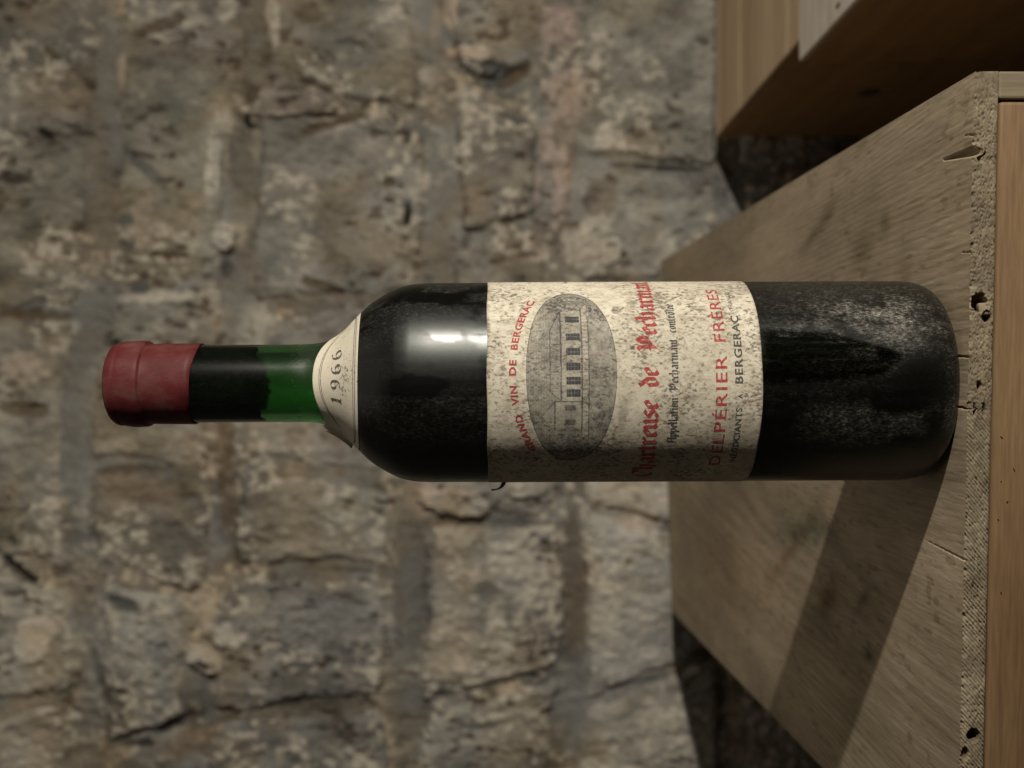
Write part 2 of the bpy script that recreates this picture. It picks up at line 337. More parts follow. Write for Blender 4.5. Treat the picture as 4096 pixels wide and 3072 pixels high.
def wall_color(P, Q, tint, sd, seed, bright):
    """albedo of stone or mortar: mineral mottling, lime crumbs near the joints, dark dirt in the pits"""
    big = fbm(P / 420, Q / 420, 5, 3); mid = fbm(P / 150, Q / 85, 40 + seed, 5, .6); fine = fbm(P / 34, Q / 20, 60, 4, .6)
    g = np.array(tint); g = g * .4 + g.mean() * np.array([1.045, 1.0, .92]) * .6
    base = g[None, :] * (0.92 + 1.05 * (mid - .5) + 0.50 * (fine - .5) + .75 * (big - .5))[:, None] * bright * 1.03
    warm = sstep(.45, .75, fbm(P / 230, Q / 200, 90, 4))[:, None]
    base = base * (1 - warm * np.array([[0.0, .09, .22]]))
    cool = sstep(.52, .75, fbm(P / 160, Q / 210, 140, 4))[:, None]
    base = base * (1 - cool * np.array([[.045, .018, .0]]))
    lime_m = sstep(.50, .64, fbm(P / 34, Q / 26, 21, 4, .6)) * sstep(.50, .62, fbm(P / 230, Q / 260, 33, 3) + .16 * np.exp(-(sd / 30.0) ** 2) + .10 * sstep(900, 2700, Q))
    lime = np.array([[.62, .56, .46]]) * (0.75 + .5 * fine[:, None])
    base = base * (1 - .84 * lime_m[:, None]) + lime * .84 * lime_m[:, None]
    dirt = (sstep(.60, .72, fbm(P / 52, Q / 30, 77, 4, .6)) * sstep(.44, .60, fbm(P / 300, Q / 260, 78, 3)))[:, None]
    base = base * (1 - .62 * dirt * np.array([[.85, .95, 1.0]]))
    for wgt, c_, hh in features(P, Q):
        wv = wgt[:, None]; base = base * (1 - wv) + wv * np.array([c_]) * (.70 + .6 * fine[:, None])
    return np.clip(base, .012, .8)
def relief(P, Q, seed):
    r = 3.4 * (fbm(P / 150, Q / 90, 200 + seed, 4) - .5) * 2 + 2.2 * (fbm(P / 60, Q / 30, 220, 4, .6) - .5) * 2
    r -= 5.0 * sstep(.60, .74, fbm(P / 52, Q / 30, 77, 4, .6)) * sstep(.44, .60, fbm(P / 300, Q / 260, 78, 3))       # pits
    r += 2.0 * sstep(.50, .70, fbm(P / 34, Q / 26, 21, 4, .6))        # crumbs
    for wgt, c_, hh in features(P, Q): r = r + wgt * hh
    return r
STEP = 7.6     # survey units between grid points, about 1.9 mm
TINTS = [(.33, .285, .215), (.36, .315, .24), (.31, .28, .225), (.35, .32, .265), (.30, .255, .19), (.37, .325, .255), (.32, .30, .255)]
# hand-set tint and bulge for stones the photograph shows clearly: (course, index) -> (tint, height)
SPEC = {(1, 2): ((.36, .315, .215), 8), (1, 3): ((.36, .32, .23), 10), (1, 4): ((.37, .34, .265), 13), (2, 2): ((.32, .29, .205), 6), (2, 3): ((.35, .31, .24), 8),
        (2, 4): ((.33, .265, .19), 9), (2, 5): ((.33, .315, .26), 15), (2, 6): ((.36, .30, .20), 8),
        (3, 1): ((.31, .285, .22), 8), (3, 2): ((.315, .285, .235), 12), (3, 3): ((.35, .31, .25), 6), (3, 4): ((.31, .285, .235), 11), (3, 5): ((.27, .255, .225), 12), (3, 6): ((.28, .265, .23), 10),
        (4, 1): ((.31, .28, .215), 7), (4, 2): ((.27, .225, .165), 13), (4, 4): ((.34, .31, .26), 7), (4, 5): ((.42, .39, .335), 12), (4, 6): ((.35, .33, .285), 8),
        (5, 1): ((.31, .29, .225), 8), (5, 2): ((.29, .27, .225), 7), (5, 4): ((.47, .435, .375), 13), (5, 5): ((.43, .405, .35), 11)}
rng = np.random.RandomState(3)
for k in range(len(SPL)):
    for i in range(len(SPL[k]) - 1):
        (qa, sa), (qb, sb) = SPL[k][i], SPL[k][i + 1]
        pl0 = min(p for q, p in JOINTS[k]) - 30; pl1 = max(p for q, p in JOINTS[k + 1]) + 30
        P, Q = np.meshgrid(np.arange(pl0, pl1, STEP), np.arange(qa - 190, qb + 190, STEP), indexing='ij')
        sh = P.shape; P = P.ravel(); Q = Q.ravel()
        seed = k * 17 + i
        wp = 62 * (fbm(P / 210, Q / 210, 300 + seed, 4, .55) - .5); wq = 80 * (fbm(P / 170, Q / 170, 350 + seed, 4, .55) - .5)
        pm = (jx(k, np.array([(qa + qb) / 2]))[0] + jx(k + 1, np.array([(qa + qb) / 2]))[0]) / 2
        d = np.stack([P + wp - jx(k, Q) - JHW[k], jx(k + 1, Q) - P + wp * .8 - JHW[k + 1],
                      Q + wq - (qa + sa * (P - pm)) - 15, (qb + sb * (P - pm)) - Q + wq - 15])
        rr = 55.0                                        # rounded corners
        dm = np.minimum(d[0], d[1]); dn = np.minimum(d[2], d[3])
        both = (dm < rr) & (dn < rr)
        sd = np.where(both, rr - np.sqrt(np.maximum(rr - dm, 0) ** 2 + np.maximum(rr - dn, 0) ** 2), np.minimum(dm, dn))
        tint, hb = SPEC.get((k, i), (TINTS[rng.randint(len(TINTS))], 6 + 7 * rng.rand()))
        h = -9 + (9 + hb * .62) * sstep(-22, 46, sd) + relief(P, Q, seed) * sstep(-20, 30, sd)
        # flat tooled faces lean a little, each its own way
        h += sstep(0, 60, sd) * ((P - P.mean()) * rng.uniform(-.010, .010) + (Q - Q.mean()) * rng.uniform(-.008, .008))
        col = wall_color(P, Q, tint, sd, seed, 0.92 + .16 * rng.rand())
        V = np.stack([wX(Q), -h, wZ(P)], 1)
        F = grid_faces(sh[0], sh[1], mask=(sd > -24))
        if len(F) == 0: continue
        V, F, col = compact(V, F, col)
        mesh_np('stone', V, F, mat_wall, wall, cols={'albedo': col})
# mortar bed behind and between the stones
P, Q = np.meshgrid(np.arange(-900, 3706, 8.6), np.arange(-1450, 4550, 8.6), indexing='ij')
sh = P.shape; P = P.ravel(); Q = Q.ravel()
h = 0 + 6 * (fbm(P / 120, Q / 200, 401, 4) - .5) + relief(P, Q, 9) * .5
pink = sstep(.46, .60, fbm(P / 50, Q / 80, 511, 4)) * sstep(.36, .52, fbm(P / 200, Q / 170, 512, 3)) * np.exp(-((P - jx(5, Q)) / 75) ** 2) * sstep(1180, 900, Q)
h += pink * 7 + 4 * sstep(.5, .7, fbm(P / 26, Q / 26, 610, 3)) * pink
h -= 16 * np.exp(-((P - 1005) / 55) ** 2 - ((Q - 425) / 75) ** 2)          # hollow beside the wedge
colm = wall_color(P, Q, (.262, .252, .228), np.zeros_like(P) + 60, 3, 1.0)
sm1 = np.clip(np.exp(-((P - jx(2, Q)) / 55) ** 2) + np.exp(-((P - jx(3, Q)) / 45) ** 2) * sstep(1700, 1200, Q) + np.exp(-((P - jx(4, Q)) / 60) ** 2), 0, 1)[:, None] * .62
colm = colm * (1 - sm1) + sm1 * np.array([[.235, .226, .202]]) * (.8 + .4 * fbm(P / 90, Q / 160, 715, 4))[:, None]      # grey pointing
br = sstep(.45, .6, fbm(P / 200, Q / 300, 712, 3))[:, None]
colm = colm * (1 - br * np.array([[.0, .08, .18]]))
pk = np.array([[.46, .375, .325]]) * (.7 + .6 * fbm(P / 25, Q / 25, 613, 3)[:, None])
colm = colm * (1 - pink[:, None]) + pk * pink[:, None]
V = np.stack([wX(Q), -h, wZ(P)], 1); F = grid_faces(*sh)
mesh_np('mortar', V, F, mat_wall, wall, cols={'albedo': colm})
# small packing stones wedged into the joints: centre (p, q), half sizes, tilt, tint, height
for (pc, qc, a, b, t, tint, hh) in [(1180, 430, 215, 66, -.12, (.37, .285, .205), 17), (1085, 395, 50, 44, .4, (.34, .27, .20), 17), (1905, 250, 95, 70, .5, (.36, .34, .29), 14), (900, 950, 55, 70, .2, (.48, .42, .35), 12),
                                    (870, 660, 30, 140, 0, (.58, .53, .44), 9), (845, 2640, 90, 55, .3, (.50, .45, .38), 11), (150, 2560, 90, 130, .2, (.52, .47, .36), 11),
                                    (1830, 2010, 150, 60, .1, (.52, .45, .36), 12), (2120, 1950, 120, 50, -.1, (.50, .43, .33), 11), (2440, 1010, 60, 70, .2, (.50, .46, .38), 11)]:
    P, Q = np.meshgrid(np.linspace(-1.25, 1.25, 56), np.linspace(-1.25, 1.25, 56), indexing='ij'); sh = P.shape
    pp = pc + a * P * math.cos(t) - b * Q * math.sin(t); qq = qc + a * P * math.sin(t) + b * Q * math.cos(t)
    pp = pp.ravel(); qq = qq.ravel(); seed = int(pc + qc)
    rad = (np.abs(P) ** 2.6 + np.abs(Q) ** 2.6).ravel() ** (1 / 2.6) + .55 * (fbm(pp / 60, qq / 60, seed, 3) - .5)
    sd = 1 - rad
    h = -8 + (8 + hh) * sstep(-.18, .35, sd) + relief(pp, qq, seed) * .7
    col = wall_color(pp, qq, tint, sd * 60, seed % 97, 1.0)
    V = np.stack([wX(qq), -h, wZ(pp)], 1); F = grid_faces(*sh, mask=sd > -.2); V, F, col = compact(V, F, col)
    mesh_np('packing_stone', V, F, mat_wall, wall, cols={'albedo': col})

# ------------------------------------------------------------------ boards and boxes with softened, slightly uneven edges
def box_bm(x0, x1, y0, y1, z0, z1, bev=0.8, wob=0.0, seg=2):
    bm = bmesh.new()
    vs = [bm.verts.new((x * MM, y * MM, z * MM)) for x in (x0, x1) for y in (y0, y1) for z in (z0, z1)]
    for f in ((0, 1, 3, 2), (4, 6, 7, 5), (0, 4, 5, 1), (2, 3, 7, 6), (0, 2, 6, 4), (1, 5, 7, 3)): bm.faces.new([vs[i] for i in f])
    bmesh.ops.recalc_face_normals(bm, faces=bm.faces)
    if wob:
        for v in bm.verts: v.co += Vector((random.uniform(-wob, wob), random.uniform(-wob, wob), random.uniform(-wob, wob))) * MM
    bmesh.ops.bevel(bm, geom=bm.edges[:], offset=bev * MM, segments=seg, affect='EDGES', profile=0.5)
    return bm
def bm_obj(name, bm, mat, parent=None, smooth=False):
    me = bpy.data.meshes.new(name); bm.to_mesh(me); bm.free(); me.materials.append(mat)
    for p in me.polygons: p.use_smooth = smooth
    o = bpy.data.objects.new(name, me); C.objects.link(o)
    if parent is not None: o.parent = parent
    return o

# ------------------------------------------------------------------ crate the bottle stands on
crate = empty('wooden_crate', 'weathered plywood topped wooden crate with brown front board under the wine bottle', 'crate')
TH = 7.7                                            # thickness of the plywood top
NR, NL, FR, FL = (104.0, 357.5), (-181.0, 371.0), (123.0, 1075.0), (-212.0, 1000.0)
def front_y(x): return NR[1] + (NR[0] - x) / (NR[0] - NL[0]) * (NL[1] - NR[1])
HOLES = [  # voids in the plywood core seen on the front edge: x, height below top, half width, half height, depth
    (27.5, 3.0, 3.4, 2.6, 6.0), (22.8, 5.6, 2.0, 1.6, 5.0), (-0.5, 3.6, 1.4, 0.9, 4.0), (-8.6, 2.2, 2.4, 0.45, 3.0), (-8.6, 5.4, 2.6, 0.6, 3.0), (-120.5, 4.2, 2.6, 2.2, 7.0), (76, 2.2, 2.0, 1.0, 2.0), (-127, 1.5, 2.5, 1.2, 3.0)]
def edge_recess(x, t):
    """how far the front edge is eaten away (mm) at position x, depth t under the top"""
    rough = sstep(-14, -4, x) * sstep(104, 92, x)                     # porous, torn fibres on the right half
    d = rough * (.62 * sstep(.46, .75, fbm(x / .75, t / .45, 801, 4, .7)) + .6 * fbm(x / 5, t / 2, 802, 3))
    saw = 1 - sstep(-14, -4, x)                                        # slanting saw marks on the left half
    ph = (x * .80 + t * .95) / 1.25 + .9 * fbm(x / 12, t / 9, 811, 3)
    d = d + saw * (.62 * np.abs(np.sin(ph * math.pi)) * (.4 + fbm(x / 9, t / 4, 814, 3)) + .35 * sstep(.5, .8, fbm(x / 1.1, t / .7, 812, 4)) + .35 * fbm(x / 14, t / 3, 813, 3))
    top = np.exp(-t / .9)                                                   # splintered upper arris
    d = d + top * (1.1 * sstep(.52, .8, fbm(x / 2.2, t * 0, 821, 4)) + .9 * fbm(x / 30, t * 0, 822, 3))
    for (hx, ht, a, b, dep) in HOLES:
        g = ((x - hx) / a) ** 2 + ((t - ht) / b) ** 2 + .9 * (fbm(x / 1.4, t / 1.4, 833, 3) - .5)
        d = np.maximum(d, dep * sstep(1.15, .55, g))
    return d
def board_pt(u, v):
    """u: 0 left .. 1 right, v: 0 near .. 1 far"""
    x = (NL[0] + (NR[0] - NL[0]) * u) * (1 - v) + (FL[0] + (FR[0] - FL[0]) * u) * v
    y = (NL[1] + (NR[1] - NL[1]) * u) * (1 - v) + (FL[1] + (FR[1] - FL[1]) * u) * v
    return x, y
def stain_color(x, y):
    c = np.ones((len(x), 3))
    def mark(cx, cy, a, b, t, col, amt, seed):
        dx = (x - cx) * math.cos(t) + (y - cy) * math.sin(t); dy = -(x - cx) * math.sin(t) + (y - cy) * math.cos(t)
        g = np.exp(-(dx / a) ** 2 - (dy / b) ** 2) * (.45 + 1.0 * fbm(x / 6, y / 10, seed, 4)); g = np.clip(g, 0, 1)[:, None] * amt
        c[:] = c * (1 - g) + c * np.array(col)[None] * g
    mark(-76, 560, 10, 55, .1, (.42, .50, .47), 1, 1)        # bluish green smear
    mark(-92, 590, 4, 60, .5, (.72, .52, .44), .8, 2)        # rusty red scrape
    mark(-104, 520, 9, 20, .6, (.42, .34, .26), .9, 3)
    mark(-95, 470, 3, 9, .6, (.3, .27, .22), .9, 5); mark(-117, 462, 3, 7, .2, (.25, .27, .22), 1, 6)
    mark(58, 470, 7, 14, .2, (.55, .52, .45), .9, 7); mark(66, 442, 6, 6, 0, (.55, .55, .48), .9, 8); mark(83, 520, 6, 18, .3, (.6, .57, .5), .8, 9)
    mark(40, 420, 12, 8, .3, (.62, .6, .55), .8, 10); mark(75, 545, 3, 20, .2, (.5, .47, .4), .8, 11); mark(-150, 480, 30, 40, .4, (.72, .74, .70), .8, 12)
    mark(-60, 760, 20, 80, .1, (.80, .84, .84), .9, 13); mark(-130, 760, 30, 90, .2, (.92, .78, .68), .6, 14); mark(60, 820, 30, 100, -.1, (.78, .72, .62), .9, 15)
    sp = np.maximum(sstep(.64, .76, fbm(x / 2.6, y / 6.5, 16, 3)) * sstep(.40, .62, fbm(x / 40, y / 70, 17, 3)), .42 * sstep(.58, .72, fbm(x / .7, y / 9, 19, 3)) * sstep(480, 370, y))[:, None]
    c *= (1 - .34 * sp * np.array([[.9, 1, 1.1]]))
    c *= (.66 + .68 * fbm(x / 38, y / 130, 18, 4))[:, None]
    cath = np.abs(((x + 60) / 34) ** 2 + (y - 1500) / 150 + 1.2 * fbm(x / 50, y / 200, 20, 3)) * 1.6      # cathedral figure of the veneer
    c *= (1 - .16 * sstep(.25, .9, np.sin(cath * 6.28) * .5 + .5) * fbm(x / 20, y / 60, 22, 3) * 1.6)[:, None] * np.array([[1, .985, .96]])
    return np.clip(c, 0.05, 1.3)
# top panel: upper face (dense near the front), front edge; both eaten by the same recess
us = np.concatenate([np.linspace(0, 1, 820)])
vs = np.concatenate([np.linspace(0, .085, 90), np.linspace(.09, 1, 150)])
U, Vv = np.meshgrid(us, vs, indexing='ij'); sh = U.shape
x, y = board_pt(U.ravel(), Vv.ravel())
yd = y - np.array(front_y(x))
z = -.05 * sstep(.52, .75, fbm(x / .9, y / 9, 851, 4)) * sstep(560, 380, y) + .4 * (fbm(x / 40, y / 120, 852, 3) - .5)
z *= np.clip(yd / 2, .3, 1)
# a split sliver at the right of the front edge and smaller cracks
def crack(x0, y0, x1, y1, wd, dep):
    global z
    t = np.clip(((x - x0) * (x1 - x0) + (y - y0) * (y1 - y0)) / ((x1 - x0) ** 2 + (y1 - y0) ** 2), 0, 1)
    dist = np.hypot(x - x0 - t * (x1 - x0), y - y0 - t * (y1 - y0)); ww = wd * (1 - .75 * t)
    z -= dep * sstep(ww, ww * .35, dist)
crack(77.5, 357, 80, 383, 2.0, 2.6); crack(83, 357, 84.5, 366, .5, .8); crack(44, 358, 45, 368, .4, .6); crack(-8.6, 360, -8, 372, .45, 1.5); crack(9, 360, 10, 380, .5, .8); crack(-60, 364, -58, 400, .45, .6)
rec = edge_recess(x, np.zeros_like(x) + .15)
shift = rec * np.exp(-yd / 2.0)
topV = np.stack([x, y + shift, BOARD_Z + z], 1); topC = stain_color(x, y)
topF = grid_faces(*sh)
top_o = mesh_np('top_panel', topV, topF, mat_board, crate, cols={'stain': topC})
ts = np.linspace(0, TH, 34)
X, T = np.meshgrid(NL[0] + (NR[0] - NL[0]) * us, ts, indexing='ij'); sh2 = X.shape
xe = X.ravel(); te = T.ravel()
rec = edge_recess(xe, np.maximum(te, .15))
zt = np.repeat(z.reshape(sh)[:, 0], len(ts))
ey = front_y(xe) + rec
edgeV = np.stack([xe, ey, BOARD_Z - te + zt * (1 - te / TH)], 1)
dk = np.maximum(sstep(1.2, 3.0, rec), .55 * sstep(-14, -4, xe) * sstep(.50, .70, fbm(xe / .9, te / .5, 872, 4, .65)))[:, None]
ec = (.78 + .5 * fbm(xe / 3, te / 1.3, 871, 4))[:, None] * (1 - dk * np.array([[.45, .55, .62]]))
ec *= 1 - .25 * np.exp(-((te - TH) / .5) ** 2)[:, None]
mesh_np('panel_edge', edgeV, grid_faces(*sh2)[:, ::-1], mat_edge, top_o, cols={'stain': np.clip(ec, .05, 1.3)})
# underside, back and sides of the plywood
def quad_strip(pts, z0, z1):
    v = [(p[0], p[1], zz) for p in pts for zz in (z0, z1)]; n = len(pts)
    return v, [(2 * i, 2 * i + 2, 2 * i + 3, 2 * i + 1) for i in range(n - 1)]
fy = 7.0
under_v = [(NL[0], NL[1] + fy, BOARD_Z - TH), (NR[0], NR[1] + fy, BOARD_Z - TH), (FR[0], FR[1], BOARD_Z - TH), (FL[0], FL[1], BOARD_Z - TH)]
sv, sf = quad_strip([NR, FR, FL, NL], BOARD_Z - TH, BOARD_Z - .4)
allv = under_v + sv; allf = [(3, 2, 1, 0)] + [tuple(i + 4 for i in f) for f in sf]
mesh_np('panel_underside', allv, allf, mat_edge, top_o, smooth=False, cols={'stain': np.ones((len(allv), 3))})
# pale plug of wood stuck in the biggest void
bm = box_bm(23.6, 27.6, front_y(25) + 1.0, front_y(25) + 5, BOARD_Z - TH + .3, BOARD_Z - 3.4, .6, .5)
bm_obj('wood_splinter', bm, mat_sidepan, crate, True)
# front board, side boards, back
yaw = math.atan2(NL[1] - NR[1], NR[0] - NL[0])
def rot_front(bm):     # lay a board built with its front on y = 0 along the slightly skewed front of the crate
    for v in bm.verts:
        xx, yy = v.co.x, v.co.y
        v.co.x = xx + yy * math.sin(yaw); v.co.y = front_y(xx / MM) * MM + yy * math.cos(yaw)
    return bm
bm = box_bm(-171, 94.0, -0.6, 14, 2, BOARD_Z - TH - .35, 1.3, 0, 3); bm_obj('front_board', rot_front(bm), mat_fascia, crate, True)
bm = box_bm(95.0, 104.2, 0.2, 690, 2, BOARD_Z - TH - .1, .9, 0)
for v in bm.verts: v.co.x += (v.co.y / MM) / 717 * 19 * MM; v.co.y += NR[1] * MM
bm_obj('side_board', bm, mat_sidepan, crate)
bm = box_bm(-181, -171.5, 0.2, 610, 2, BOARD_Z - TH - .1, .9, 0)
for v in bm.verts: v.co.x -= (v.co.y / MM) / 629 * 31 * MM; v.co.y += NL[1] * MM
bm_obj('side_board', bm, mat_sidepan, crate)
bm = box_bm(-195, 110, 965, 978, 2, BOARD_Z - TH - .2, .9, 0); bm_obj('back_board', bm, mat_sidepan, crate)
# nicks with bare wood on the front board
for (nx, nz, l, a) in [(60, 24, 1.0, .2), (-18, 11, 1.6, .9), (-40, 13.5, 1.4, -.4), (-29, 15.5, 2.2, .5), (-46, 10.5, 1.0, 1.2), (-71, 12, 1.3, .1), (-33, 11.2, .9, .3), (44, 22, 1.0, .8)]:
    l *= .6; bm = box_bm(-l / 2, l / 2, -.16, .16, -.16, .16, .07, .06)
    for v in bm.verts:
        v.co.x, v.co.z = v.co.x * math.cos(a) - v.co.z * math.sin(a) + nx * MM, v.co.x * math.sin(a) + v.co.z * math.cos(a) + (BOARD_Z - nz) * MM
        v.co.y += (front_y(nx) - .62) * MM
    bm_obj('splinter', bm, mat_edge, crate)

# ------------------------------------------------------------------ two pine cases beside the crate
CT = EYE_Z - 208.0
def pine_case(label, x0, y0, y1, lid_mat, w=330.0, nlid=2):
    c = empty('pine_case', label, 'case', (x0, y0, 0), 'pine cases standing beside the crate')
    dy = y1 - y0
    bm = box_bm(0, 12, 0, dy, 1, CT - 3.3, .9, .2); bm_obj('side_board', bm, mat_crate, c)
    bm = box_bm(w - 12, w, 0, dy, 1, CT - 3.3, .9, .2); bm_obj('side_board', bm, mat_crate, c)
    bm = box_bm(12.3, w - 12.3, 1, 13, 1, CT - 3.3, .9, .2); bm_obj('end_board', bm, mat_crate, c)
    bm = box_bm(12.3, w - 12.3, dy - 13, dy - 1, 1, CT - 3.3, .9, .2); bm_obj('end_board', bm, mat_crate, c)
    return c, dy
ca, dy = pine_case('pale pine case nearest the wall, knot in its dark left side', 242, 757, 1052, mat_lid)
bm = box_bm(0, 330, 0, 190, CT - 3, CT, .7, .15); bm_obj('lid_board', bm, mat_lid, ca)
bm = box_bm(0, 330, 190.6, dy, CT - 3, CT, .9, .15); bm_obj('lid_board', bm, mat_lid, ca)
cb, dy2 = pine_case('greyish pine case nearer the camera, sticking out further left into the picture', 226.5, 380, 755.5, mat_lid2)
bm = box_bm(0, 330, 0, 170, CT - 3, CT + .4, .7, .15); bm_obj('lid_board', bm, mat_lid2, cb)
bm = box_bm(0, 330, 170.6, dy2, CT - 3, CT + .4, .7, .15); bm_obj('lid_board', bm, mat_lid2, cb)
# knot on the left side of the case by the wall
bm = bmesh.new(); bmesh.ops.create_uvsphere(bm, u_segments=20, v_segments=10, radius=1.0)
for v in bm.verts: v.co = Vector((v.co.x * .0008, v.co.y * .0125 + .135, v.co.z * .0088 + (CT - 95) * MM))
bm_obj('knot', bm, mat_knot, ca, True)
bm = bmesh.new(); bmesh.ops.create_uvsphere(bm, u_segments=16, v_segments=8, radius=1.0)
for v in bm.verts: v.co = Vector((v.co.x * .0016 + .0085, v.co.y * .0040 + .287, v.co.z * .0005 + (CT + .4) * MM))
bm_obj('knot', bm, mat_knot, cb, True)

# ------------------------------------------------------------------ the bottle
BX, BY = 1.3, 400.0
bottle = empty('wine_bottle', 'dusty old wine bottle with red capsule and stained cream label standing on the plywood', 'bottle', (BX, BY, BOARD_Z))
bottle.rotation_euler = (0, R(-0.25), 0)
PR = np.array([(0.0, 29.0), (0.35, 31.0), (1.6, 33.4), (4, 35.4), (8, 36.5), (13, 36.9), (182, 36.9), (189, 36.6), (194, 35.7), (198, 34.1), (202, 31.9), (206.3, 29.0), (211.4, 24.0), (216, 19.4), (220, 16.7), (224, 15.2), (229, 14.6), (240, 14.4), (270, 14.5), (297, 14.6)])
def pchip(xk, yk, xq):
    h = np.diff(xk); dl = np.diff(yk) / h; m = np.zeros(len(xk))
    for i in range(1, len(xk) - 1):
        if dl[i - 1] * dl[i] > 0:
            w1 = 2 * h[i] + h[i - 1]; w2 = h[i] + 2 * h[i - 1]; m[i] = (w1 + w2) / (w1 / dl[i - 1] + w2 / dl[i])
    m[0] = dl[0]; m[-1] = dl[-1]
    i = np.clip(np.searchsorted(xk, xq) - 1, 0, len(xk) - 2); t = (xq - xk[i]) / h[i]
    return (2 * t ** 3 - 3 * t ** 2 + 1) * yk[i] + (t ** 3 - 2 * t ** 2 + t) * h[i] * m[i] + (-2 * t ** 3 + 3 * t ** 2) * yk[i + 1] + (t ** 3 - t ** 2) * h[i] * m[i + 1]
def prof(z): return pchip(PR[:, 0], PR[:, 1], np.asarray(z, dtype=float))
def on_bottle(th, z, off=0.0):
    """angle th (0 = towards the camera, + = right), height z"""
    r = prof(z) + off
    return np.stack([r * np.sin(th), -r * np.cos(th), z], -1)
def lathe(name, zr, mat, parent, seg=160, dust=None, cap0=False, cap1=False):
    zr = np.asarray(zr, dtype=float); th = np.arange(seg) * 2 * math.pi / seg
    TH_, Zi = np.meshgrid(th, np.arange(len(zr)), indexing='ij')
    r = zr[Zi, 1]; V = np.stack([r * np.sin(TH_), -r * np.cos(TH_), zr[Zi, 0]], -1).reshape(-1, 3)
    F = grid_faces(seg, len(zr), wrap=True)
    at = None
    if dust: dv, rv = dust(TH_.ravel(), zr[Zi, 0].ravel(), Zi.ravel()); at = {'dust': dv, 'rough': rv}
    return mesh_np(name, V, F, mat, parent, attrs=at)
zo = np.concatenate([[0, .1, .35, .9, 1.6, 2.6, 4, 6, 8, 10.5, 13], np.arange(14, 180, 1.0), np.arange(180, 232, .6), np.arange(232, 298, 1.5)])
outer = [(0.8, 3.0), (0.5, 18.0), (0.1, 26.0)] + [(zz, rr_) for zz, rr_ in zip(zo, prof(zo))] + [(299.5, 13.6), (299.5, 9.8)]
zi = np.concatenate([np.arange(297, 232, -2.5), np.arange(232, 180, -1.0), np.arange(180, 12, -4), [9, 6.5, 4.5, 3.2]])
inner = [(zz, max(prof(zz) - (2.6 + 1.6 * sstep(210, 232, zz)), 2)) for zz in zi] + [(2.2, 28.0), (2.2, 3.0)]
n_out = len(outer)
def dust_f(th, z, zi_):
    t = np.degrees(np.where(th > math.pi, th - 2 * math.pi, th)); s = np.radians(t) * 36.9
    streak = fbm(s / 2.2, z / 26, 900, 4, .6); blot = fbm(s / 14, z / 22, 901, 4)
    d = .010 + .040 * (streak - .40) + .040 * (blot - .5) + .045 * sstep(5, 60, t)
    low = sstep(72, 66, z)
    # heavy dust band low on the right, with clean finger-wiped streaks through it
    d += low * .46 * np.exp(-((t - 34) / 17) ** 2) * np.exp(-((z - 29) / 20) ** 2) * sstep(.30, .72, fbm(s / 5, z / 7, 902, 4, .65)) * 1.3
    d += low * .15 * sstep(.35, .6, fbm(s / 7, z / 9, 910, 3)) * sstep(62, 40, z) * sstep(-5, -22, t) * np.exp(-((t + 22) / 20) ** 2) * (.4 + fbm(s / 2, z / 6, 903, 4))
    tl = np.interp(z, [18, 24, 30, 45, 66], [14, 9, 4, 0, -1]); tu = np.interp(z, [18, 24, 30, 45, 66], [13, 16, 19, 26, 29])
    wipe = sstep(-1.5, 1.5, t - tl + 3 * (streak - .5)) * sstep(-1.0, 1.2, tu - t) * sstep(20, 25, z) * low
    d *= 1 - .92 * wipe * (.55 + .45 * sstep(.35, .6, fbm(s / 1.2, z / 50, 904, 3)))
    d += .05 * wipe * sstep(.62, .8, fbm(s / 1.0, z / 9, 908, 3))
    d *= 1 - .9 * np.exp(-((t - 3) / 15) ** 4) * np.exp(-((z - 14) / 8) ** 4)
    d += .10 * sstep(9, 3, z) * fbm(s / 4, z / 3, 905, 3) * sstep(60, 20, np.abs(t + 8))
    # upper body: wiped black patches and streaks
    up = sstep(160, 164, z) * sstep(232, 205, z)
    wz = np.clip((z - 163) / 60, 0, 1)
    wipe2 = sstep(.50, .58, fbm(s / 9 + 3, z / 16, 906, 4) + .26 * np.exp(-((t - 2) / 17) ** 2 - ((z - 184) / 13) ** 2))
    d *= 1 - .93 * up * wipe2
    d += up * .03 * (t < -8)
    neck = sstep(228, 236, z); d = d * (1 - neck) + neck * (.005 + .006 * fbm(s / 4, z / 8, 907, 3))
    d = np.clip(d * .85, .002, .9); 
    rg = .31 + .09 * up - .08 * up * wipe2 - .20 * wipe + .10 * (fbm(s / 1.0, z / 40, 909, 3) - .5)
    rg = rg * (1 - neck) + neck * .20
    return np.where(zi_ < n_out, d, 0.0), np.where(zi_ < n_out, np.clip(rg, .06, .6), .05)
lathe('glass', outer + [(zz, rr_) for zz, rr_ in inner], mat_glass, bottle, 260, dust_f)
zw = np.concatenate([[3.2, 4.5, 6.5, 9], np.arange(12, 180, 6), np.arange(180, 223, 1.0)])
wr = [(2.05, 1.0), (2.05, 28.2)] + [(zz, max(prof(zz) - (2.6 + 1.6 * sstep(210, 232, zz)) + .15, 2)) for zz in zw]; wr += [(wr[-1][0], 1.0)]
lathe('wine', wr, mat_wine, bottle, 96)
ck = [(246.2, .5), (246.6, 6), (246.0, 9.4)] + [(zz, 10.5) for zz in (247, 255, 270, 285, 296)] + [(296, .5)]
cork = lathe('cork', ck, mat_dark, bottle, 64)
me = cork.data
for v in me.vertices:      # ragged lower end
    if v.co.z < .2475: v.co.z += (math.sin(v.co.x * 1400) * math.cos(v.co.y * 1100) * .8 + .9 * v.co.x / .01) * MM
